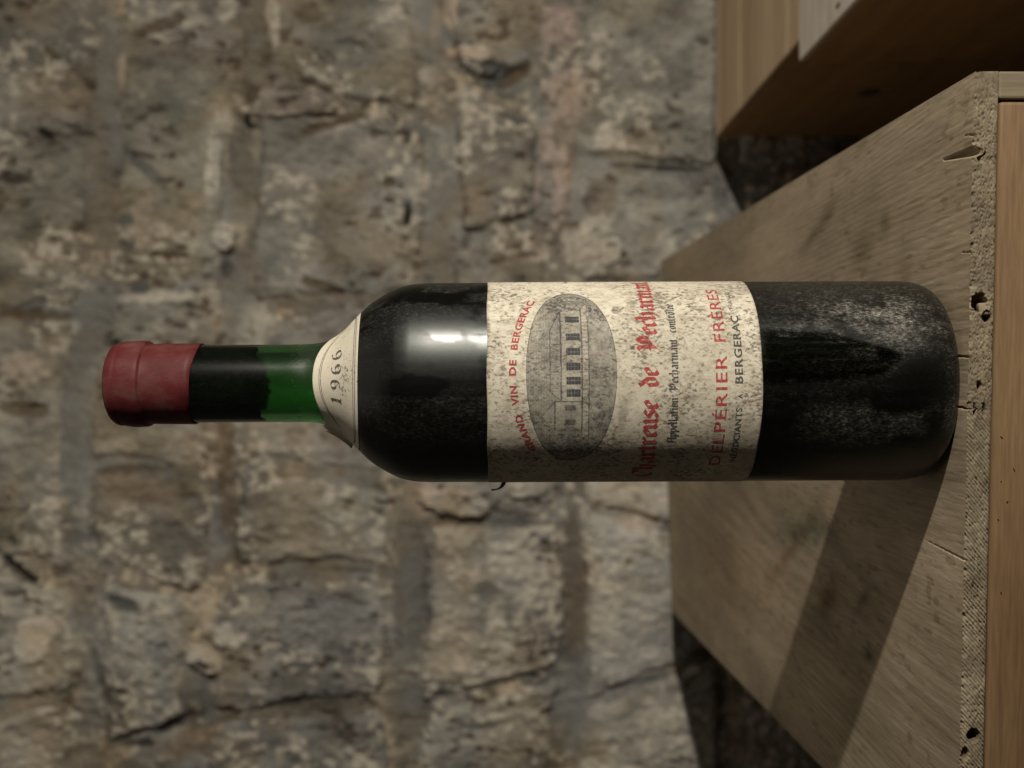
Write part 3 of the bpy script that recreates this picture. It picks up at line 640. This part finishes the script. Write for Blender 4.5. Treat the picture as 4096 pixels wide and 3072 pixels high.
# capsule: foil sleeve over the mouth, with the bead of the lip and a pressed ring below the top
cz = [(270.0, 14.75), (270.05, 15.0), (272, 15.05), (278, 15.0), (284, 14.98), (287.6, 14.85), (288.2, 14.95), (288.45, 15.6), (288.9, 15.9), (289.6, 16.0), (291, 16.05), (293, 16.05), (295.2, 15.95), (296.6, 15.75), (297.3, 15.5), (297.7, 15.55), (298.6, 15.5), (299.9, 15.1), (301.0, 14.3), (301.7, 13.0), (302.0, 11.0), (302.1, 6.0), (302.1, .4)]
cap = lathe('capsule', cz, mat_capsule, bottle, 140)
for v in cap.data.vertices:
    a = math.atan2(v.co.x, -v.co.y)
    if v.co.z < .2715: v.co.z += (-.0013 * math.sin(a + .2) + .0002 * math.sin(5 * a))
    v.co.x *= 1 + .004 * math.sin(3 * a + v.co.z * 900); v.co.y *= 1 + .004 * math.sin(2 * a + v.co.z * 700)

# ---- main label: a sheet of paper wrapped round the body
def patch(name, th0, th1, zlo, zhi, nu, nv, off, mat, parent, thick=.12, tone=None, smudge=None, lift=None):
    """zlo, zhi: functions of th"""
    u = np.linspace(th0, th1, nu); t = np.linspace(0, 1, nv)
    A, T = np.meshgrid(u, t, indexing='ij'); Z = zlo(A) + (zhi(A) - zlo(A)) * T
    lf = lift(A, T) if lift is not None else 0.0
    o = on_bottle(A, Z, off + thick + lf); i = on_bottle(A, Z, off + lf)
    V = np.concatenate([o.reshape(-1, 3), i.reshape(-1, 3)]); n = nu * nv
    F = grid_faces(nu, nv); Fi = F[:, ::-1] + n
    ring = np.concatenate([np.arange(nu) * nv, (nu - 1) * nv + np.arange(1, nv), (nu - 2 - np.arange(nu - 1)) * nv + nv - 1, nv - 2 - np.arange(nv - 2)])
    r2 = np.roll(ring, -1); S = np.stack([r2, ring, ring + n, r2 + n], 1)
    at = None
    if tone is not None: tv = tone(A.ravel(), Z.ravel()); at = {'ink': np.concatenate([tv, tv])}
    if smudge is not None: tv = smudge(A.ravel(), Z.ravel()); at = {'smudge': np.concatenate([tv, tv])}
    return mesh_np(name, V, np.concatenate([F, Fi, S]), mat, parent, attrs=at)
LT = 162.6; LB = 69.4; RB = 36.9
def smudge_f(th, z):
    s = th * RB
    d = .16 * sstep(.45, .75, fbm(s / 16, z / 16, 950, 4)) + .16 * sstep(-8, -34, s + 6 * (fbm(s / 8, z / 12, 951, 3) - .5))
    def spot(cs, cz, a, b, t, k):
        dx = (s - cs) * math.cos(t) + (z - cz) * math.sin(t); dy = -(s - cs) * math.sin(t) + (z - cz) * math.cos(t)
        return k * sstep(1.15, .6, (dx / a) ** 2 + (dy / b) ** 2 + .7 * (fbm(s / 2, z / 2, 952, 3) - .5))
    for a in ((-11.5, 116.6, 6.6, 1.6, -.12, .34), (11.6, 113.2, .9, .9, 0, .85), (14.2, 115.5, .5, .5, 0, .8), (-26, 148, 5, 6, .3, .35), (4, 140, 2.2, 3, 0, .4), (27, 118, 2, 1.6, 0, .5), (31, 112, 1.4, 2, .4, .45), (-20, 84, 3, 2, .1, .4), (33, 141, 2, 3, .3, .35)): d = np.maximum(d, spot(*a))
    d = d + .35 * sstep(1.2, .2, np.minimum(z - LB, LT - z)) * fbm(s / 3, z / 3, 953, 3)
    return np.clip(d, 0, .9)
label = patch('label', R(-104), R(112), lambda a: LB + .12 * np.sin(7 * a) + 0 * a, lambda a: LT + .12 * np.sin(9 * a + 1), 300, 180, .02, mat_paper, bottle, smudge=smudge_f)
# curled scrap of the label's left edge
cv = []; nn = 14
for j in range(nn):
    t = j / (nn - 1); ang = t * 2.6
    px = -37.0 - 2.6 * math.sin(ang * .75) - 1.0 * t; pz = 156.6 + 5.2 * t - 1.0 * math.sin(ang * 1.2); wd = 1.7 * (1 - .75 * t)
    cv += [(px, 4 - wd, pz - .7 * (1 - t)), (px - .25, 4 + wd, pz + .7 * (1 - t))]
cf = [(2 * j, 2 * j + 2, 2 * j + 3, 2 * j + 1) for j in range(nn - 1)]
scrap = mesh_np('label_scrap', cv, cf, mat_dark, label); sm = scrap.modifiers.new('thickness', 'SOLIDIFY'); sm.thickness = .0005

# ---- print
def ink_patch(name, polys, mat, parent, s_per_th, off):
    """polys: list of (list of (s,z)) flat shapes in mm; wrapped on the bottle"""
    V = []; F = []
    for pl in polys:
        b = len(V); V += pl; F.append(list(range(b, b + len(pl))))
    V = np.array(V); P3 = on_bottle(V[:, 0] / s_per_th, V[:, 1], off)
    return mesh_np(name, P3, F, mat, parent, smooth=False)
def stroke(pts, nib, out):
    """a broad-nib pen drawn along pts (list of xy); nib = half vector"""
    nx, ny = nib
    for (x0, y0), (x1, y1) in zip(pts[:-1], pts[1:]):
        n = max(1, int(math.hypot(x1 - x0, y1 - y0) / 1.2))
        for k in range(n):
            a = (x0 + (x1 - x0) * k / n, y0 + (y1 - y0) * k / n); b = (x0 + (x1 - x0) * (k + 1) / n, y0 + (y1 - y0) * (k + 1) / n)
            if abs((b[0] - a[0]) * ny - (b[1] - a[1]) * nx) < 1e-6: continue
            q = [(a[0] - nx, a[1] - ny), (a[0] + nx, a[1] + ny), (b[0] + nx, b[1] + ny), (b[0] - nx, b[1] - ny)]
            if (q[1][0] - q[0][0]) * (q[2][1] - q[0][1]) - (q[1][1] - q[0][1]) * (q[2][0] - q[0][0]) < 0: q = q[::-1]
            out.append(q)
ACUTE = [[(.24, 1.14), (.44, 1.42)]]; CIRC = [[(.14, 1.12), (.32, 1.34), (.50, 1.12)]]
GLY = {
 'i': (.38, [[(.05, .92), (.16, .8), (.16, .16), (.27, .05)], [(.12, 1.25), (.2, 1.17)]]),
 'n': (.72, [[(.05, .92), (.15, .8), (.15, .16), (.25, .05)], [(.2, .78), (.42, .95), (.53, .8), (.53, .16), (.63, .05)]]),
 'm': (1.08, [[(.05, .92), (.15, .8), (.15, .16), (.25, .05)], [(.2, .78), (.42, .95), (.52, .8), (.52, .16), (.6, .05)], [(.57, .78), (.78, .95), (.89, .8), (.89, .16), (.99, .05)]]),
 'u': (.72, [[(.05, .95), (.15, .82), (.15, .2), (.28, .06), (.5, .2)], [(.43, .95), (.53, .82), (.53, .16), (.63, .05)]]),
 'r': (.52, [[(.05, .92), (.15, .8), (.15, .16), (.25, .05)], [(.2, .78), (.36, .95), (.47, .83)]]),
 'c': (.53, [[(.48, .82), (.36, .95), (.15, .8), (.15, .2), (.28, .05), (.48, .19)]]),
 'e': (.54, [[(.12, .44), (.46, .6), (.46, .84), (.34, .95), (.14, .8), (.14, .2), (.27, .05), (.48, .19)]]),
 'o': (.66, [[(.15, .8), (.15, .2), (.3, .05), (.51, .2), (.51, .8), (.34, .95), (.15, .8)]]),
 'a': (.70, [[(.1, .8), (.3, .95), (.49, .82), (.49, .16), (.6, .05)], [(.49, .56), (.15, .42), (.13, .18), (.26, .05), (.46, .2)]]),
 'd': (.68, [[(.15, .78), (.15, .2), (.3, .05), (.52, .2), (.52, .76), (.12, 1.36)], [(.15, .78), (.34, .95), (.5, .8)]]),
 'h': (.72, [[(.08, 1.45), (.15, 1.32), (.15, .16), (.25, .05)], [(.18, .78), (.42, .95), (.53, .8), (.53, .2), (.36, -.2)]]),
 'l': (.42, [[(.08, 1.45), (.17, 1.32), (.17, .18), (.3, .05)]]),
 't': (.50, [[(.16, 1.22), (.16, .18), (.3, .05), (.43, .16)], [(0, .84), (.4, .94)]]),
 's': (.56, [[(.46, .84), (.3, .96), (.12, .8), (.14, .62), (.46, .4), (.46, .2), (.28, .05), (.07, .18)]]),
 'p': (.70, [[(.05, .92), (.15, .8), (.15, -.42)], [(.2, .8), (.38, .95), (.54, .8), (.54, .2), (.36, .05), (.16, .18)]]),
 'P': (1.14, [[(.0, 1.15), (.22, 1.42), (.36, 1.2), (.36, .15), (.08, -.14)], [(.36, 1.15), (.72, 1.44), (.98, 1.15), (.98, .68), (.68, .46), (.2, .62)], [(.68, 1.3), (.68, .5)]]),
 'C': (1.05, [[(.94, 1.06), (.80, 1.36), (.50, 1.40), (.20, 1.05), (.16, .42), (.40, .05), (.70, .08), (.96, .40)], [(.20, 1.05), (.14, .60)], [(.16, .50), (.30, .14)]]),
 'A': (1.12, [[(.05, 1.15), (.35, 1.44), (.6, 1.25), (.88, 1.4), (.88, .14), (1.02, .03)], [(.36, 1.3), (.36, .3), (.06, -.02), (.3, .02)], [(.36, .7), (.88, .74)]]),
}
GLY['é'] = (GLY['e'][0], GLY['e'][1] + ACUTE); GLY['ô'] = (GLY['o'][0], GLY['o'][1] + CIRC)
def blackletter(word, s0, s1, z0, xh, out, wt=.115):
    tot = sum(GLY[c][0] for c in word); sx = (s1 - s0) / tot; x = s0
    ang = R(42); nib = (math.cos(ang) * wt * sx * 1.05, math.sin(ang) * wt * xh)
    for c in word:
        adv, st = GLY[c]
        for pl in st: stroke([(x + px * sx, z0 + py * xh) for px, py in pl], nib, out)
        x += adv * sx
def sans(word, s0, s1, zb, cap, verts, faces, bold=0.0, zfun=None):
    """built-in typeface, fitted to the span s0..s1 and capital height"""
    cu = bpy.data.curves.new('t', 'FONT'); cu.body = word; cu.size = 1.0; cu.offset = bold; cu.space_character = 1.12; cu.resolution_u = 3
    o = bpy.data.objects.new('t', cu); C.objects.link(o)
    dg = bpy.context.evaluated_depsgraph_get(); me = o.evaluated_get(dg).to_mesh()
    v = np.array([tuple(q.co) for q in me.vertices]); f = [list(p.vertices) for p in me.polygons]
    o.evaluated_get(dg).to_mesh_clear(); bpy.data.objects.remove(o); bpy.data.curves.remove(cu)
    x0, x1 = v[:, 0].min(), v[:, 0].max(); ch = 0.70
    s = s0 + (v[:, 0] - x0) / (x1 - x0) * (s1 - s0); z = v[:, 1] / ch * cap
    if zfun:                                         # letters stand on a curve
        base, slope = zfun(s); z2 = zb + base + z; s = s - z * slope * .6; z = z2
    else: z = z + zb
    b = len(verts); verts += list(zip(s, z)); faces += [[i + b for i in q] for q in f]
def sans_obj(name, items, mat, parent, off, sper=RB):
    vv = []; ff = []
    for it in items: sans(*it[:5], vv, ff, *it[5:])
    V = np.array(vv); return mesh_np(name, on_bottle(V[:, 0] / sper, V[:, 1], off), ff, mat, parent, smooth=False)
PO = .02 + .12 + .05
o_ = []
for wd, a, b in (('Chartreuse', -42.6, -6.4), ('de', -1.9, 4.7), ('Pécharmant', 9.9, 50.5)): blackletter(wd, a, b, 104.5, 4.9, o_, .142)
ink_patch('title_lettering', o_, mat_red, label, RB, PO)
o_ = []
for wd, a, b in (('Appellation', -22.5, -5.4), ('Pécharmant', -3.5, 15.0), ('contrôlée', 17.1, 30.0)): blackletter(wd, a, b, 97.9, 2.2, o_, .13)
ink_patch('appellation_lettering', o_, mat_black, label, RB, PO)
arc = lambda s: (-.0087 * (s - 3.5) ** 2, -.0174 * (s - 3.5))
sans_obj('arched_lettering', [(wd, a, b, 152.8, 2.3, .034, arc) for wd, a, b in (('GRAND', -25.3, -11.1), ('VIN', -7.8, -1.2), ('DE', 2.2, 7.5), ('BERGERAC', 11.0, 31.8))], mat_red, label, PO)
sans_obj('merchant_lettering', [('DELPÉRIER', -33.6, 8.8, 81.4, 3.9, .008), ('FRÈRES', 13.7, 39.6, 81.4, 3.9, .008)], mat_red, label, PO)
sans_obj('town_lettering', [('NÉGOCIANTS', -31.4, -9.1, 76.2, 2.1, .022), ('A', -5.9, -4.3, 76.2, 1.5, .022), ('BERGERAC', -.8, 24.2, 76.2, 2.55, .026), ('(FRANCE)', 26.6, 37.6, 77.2, 1.5, .0)], mat_black, label, PO)
ink_patch('printer_mark', [[(-47, 133), (-41.5, 133), (-41.5, 134.2), (-47, 134.2)]], mat_black, label, RB, PO)
ink_patch('printer_mark', [[(49, 133.6), (53, 133.6), (53, 134.8), (49, 134.8)]], mat_black, label, RB, PO)

# ---- engraving of the manor house in an oval
OC, OZ, OA, OB = 3.1, 134.0, 33.8, 15.4
def ink_tone(th, z):
    s = th * RB; u = s - OC; v = z - OZ
    t = .52 + .22 * (fbm(u / 9, v / 3, 1001, 4) - .5) + .05 * np.sin(v * 2 * math.pi / .9 + .8 * np.sin(u / 6))   # sky with ruled lines
    def rect(u0, u1, v0, v1): return (u > u0) & (u < u1) & (v > v0) & (v < v1)
    def line(u0, v0, u1, v1, w):
        k = np.clip(((u - u0) * (u1 - u0) + (v - v0) * (v1 - v0)) / ((u1 - u0) ** 2 + (v1 - v0) ** 2), 0, 1)
        return np.hypot(u - u0 - k * (u1 - u0), v - v0 - k * (v1 - v0)) < w
    # roof of the long wing
    rf = (v > 3.5) & (v < 7.2) & (u > -9.8 + (v - 3.5) * .9) & (u < 23.6 - (v - 3.5) * 2.4)
    t = np.where(rf, .52 + .07 * np.sin(u * 2 * math.pi / .8) + .1 * (fbm(u, v, 1002, 3) - .5), t)
    # left pavilion roof
    rp = (v > 5.6) & (v < 10.5 - .9 * np.abs(u + 15)) & (u > -21) & (u < -9.6); t = np.where(rp, .52, t)
    # walls, printed pale
    t = np.where(rect(-9.8, 23.6, -3.6, 3.5), .34 + .12 * fbm(u / 2, v / 2, 1003, 3), t)
    t = np.where(rect(-20.2, -9.8, -4.2, 5.6), .34 + .14 * fbm(u / 2, v / 2, 1004, 3), t)
    t = np.where(rect(-24, 27, -6.0, -3.6) & ~rect(-20.2, -9.8, -4.2, 5), .36 + .12 * np.sin(u * 2 * math.pi / 1.5), t)   # terrace wall
    for cx in (19.7, 12.75, 7.2, 2.1, -2.6, -6.9):                       # tall windows with glazing bars
        wn = rect(cx - 1.3, cx + 1.3, -3.0, 1.7); bar = (np.abs(u - cx) < .14) | (np.abs((v + 2.7) % 1.1 - .55) < .10)
        t = np.where(wn, np.where(bar, .85, 1.15), t)
    for cx in (-11.9, -17.1): t = np.where(rect(cx - 1.0, cx + 1.0, -1.5, 2.2), .80, t)
    for a in ((-9.8, 3.5, 23.6, 3.5, .26), (23.6, 3.5, 15, 7.2, .16), (-9.8, 3.5, -6.5, 7.2, .16), (-6.5, 7.2, 15, 7.2, .18), (-20.2, 5.6, -9.6, 5.6, .22), (-20.2, -4.2, -20.2, 5.6, .15), (-9.8, -4, -9.8, 5.6, .2), (-24, -3.6, 27, -3.6, .25), (-26, -6.0, 30, -6.0, .3), (-21, 5.6, -15, 10.2, .15), (-9.6, 5.6, -15, 10.2, .15), (24, -3, 24, 4, .15)):
        t = np.where(line(*a), .84, t)
    # lawn and foliage
    lawn = v < -6.1; t = np.where(lawn, .54 + .35 * (fbm(u / 2.2, v / .8, 1005, 4) - .5), t)
    for (cu_, cv_, a, b) in ((22, -8.4, 5.0, 3.6), (28, 0, 4, 6), (-26, 0, 5, 7), (30, 6, 5, 5), (-14, -9, 6, 2.2), (26, 5, 3, 5)):
        g = ((u - cu_) / a) ** 2 + ((v - cv_) / b) ** 2 + 1.3 * (fbm(u / 1.6, v / 1.6, 1006, 3) - .5)
        t = np.where(g < 1, .50 + .9 * (fbm(u / .8, v / .8, 1007, 3) - .35), t)
    t = t + .26 * (vnoise(u / .32, v / .32, 1008) - .5) + .40 * (fbm(u / 5, v / 4, 1009, 4) - .5)                    # halftone grain
    rim = np.sqrt((u / OA) ** 2 + (v / OB) ** 2); t = np.where(rim > .988, .85, t)
    return np.clip(.16 + t * .95, 0, 1.1) * .90
nu, nr = 260, 90
e_th = np.linspace(-1, 1, 340); e_t = np.linspace(0, 1, 160)
A, T = np.meshgrid(e_th * .9999, e_t, indexing='ij')
u = A * OA; vh = OB * np.sqrt(np.maximum(1 - A ** 2, 0)); v = -vh + 2 * vh * T
th = ((u + OC) / RB).ravel(); zz = (v + OZ).ravel()
mesh_np('engraving', on_bottle(th, zz, .02 + .12 + .03), grid_faces(340, 160), mat_engr, label, attrs={'ink': ink_tone(th, zz)})

# ---- neck label: a lens-shaped slip on the shoulder
NTH = R(7.0)
def lens(a): return np.sqrt(np.clip(1 - ((a - NTH) / R(97)) ** 2, 0, 1))
nlo = lambda a: 212.6 - 5.0 * lens(a) ** 1.0
nhi = lambda a: 212.4 + 13.0 * lens(a) ** 1.4 + 3.6 * np.exp(-((a + R(74)) / R(15)) ** 2) * (1 + .25 * np.sin(a * 37))
neck = patch('neck_label', NTH - R(96.5), NTH + R(96.5), nlo, nhi, 220, 48, .04, mat_paper2, bottle, .12, lift=lambda A, T: 2.6 * sstep(R(-52), R(-76), A) * sstep(.35, .95, T))
def lens_line(k, drop, rise, wd, o, half=72.0, n=70):
    aa = np.linspace(NTH - R(half), NTH + R(half), n)
    f = lambda a: 211.9 - drop * math.sqrt(max(1 - ((a - NTH) / R(half)) ** 2, 0)) + rise * math.sqrt(max(1 - ((a - NTH) / R(half)) ** 2, 0)) ** 1.3
    for a0, a1 in zip(aa[:-1], aa[1:]):
        z0, z1 = f(a0), f(a1)
        o.append([(a0 * 19.5, z0), (a1 * 19.5, z1), (a1 * 19.5, z1 + wd), (a0 * 19.5, z0 + wd)])
o_ = []
for dr in (2.6, 3.3): lens_line(0, dr, 0, .22, o_)
for ri in (10.4, 11.0): lens_line(0, 0, ri, .22, o_)
ink_patch('border_lines', o_, mat_black2, neck, 19.5, .04 + .12 + .05)
def arcpts(cx, cy, rx, ry, a0, a1, n=14): return [(cx + rx * math.cos(R(a0 + (a1 - a0) * i / n)), cy + ry * math.sin(R(a0 + (a1 - a0) * i / n))) for i in range(n + 1)]
D6 = [arcpts(.32, .30, .24, .27, 0, 360, 20), arcpts(.42, .42, .34, .52, 178, 98, 8) + [(.52, .86)]]
D9 = [[(.64 - x, 1 - y) for x, y in pl] for pl in D6]
D1 = [[(.3, .02), (.3, .98)], [(.12, .80), (.3, .97)], [(.12, .03), (.48, .03)]]
o_ = []; ds = [('1', D1), ('9', D9), ('6', D6), ('6', D6)]
for i, (ch, st) in enumerate(ds):
    s0 = -8.0 + i * 5.55
    for pl in st:
        pts = [(s0 + px * 5.6, 214.4 + py * 4.2) for px, py in pl]
        nb = (.52, .11) if not (ch == '1' and abs(pl[0][1] - pl[1][1]) < .1) else (.05, .2)
        stroke(pts, nb, o_)
ink_patch('year_lettering', o_, mat_black2, neck, 19.5, .04 + .12 + .05)
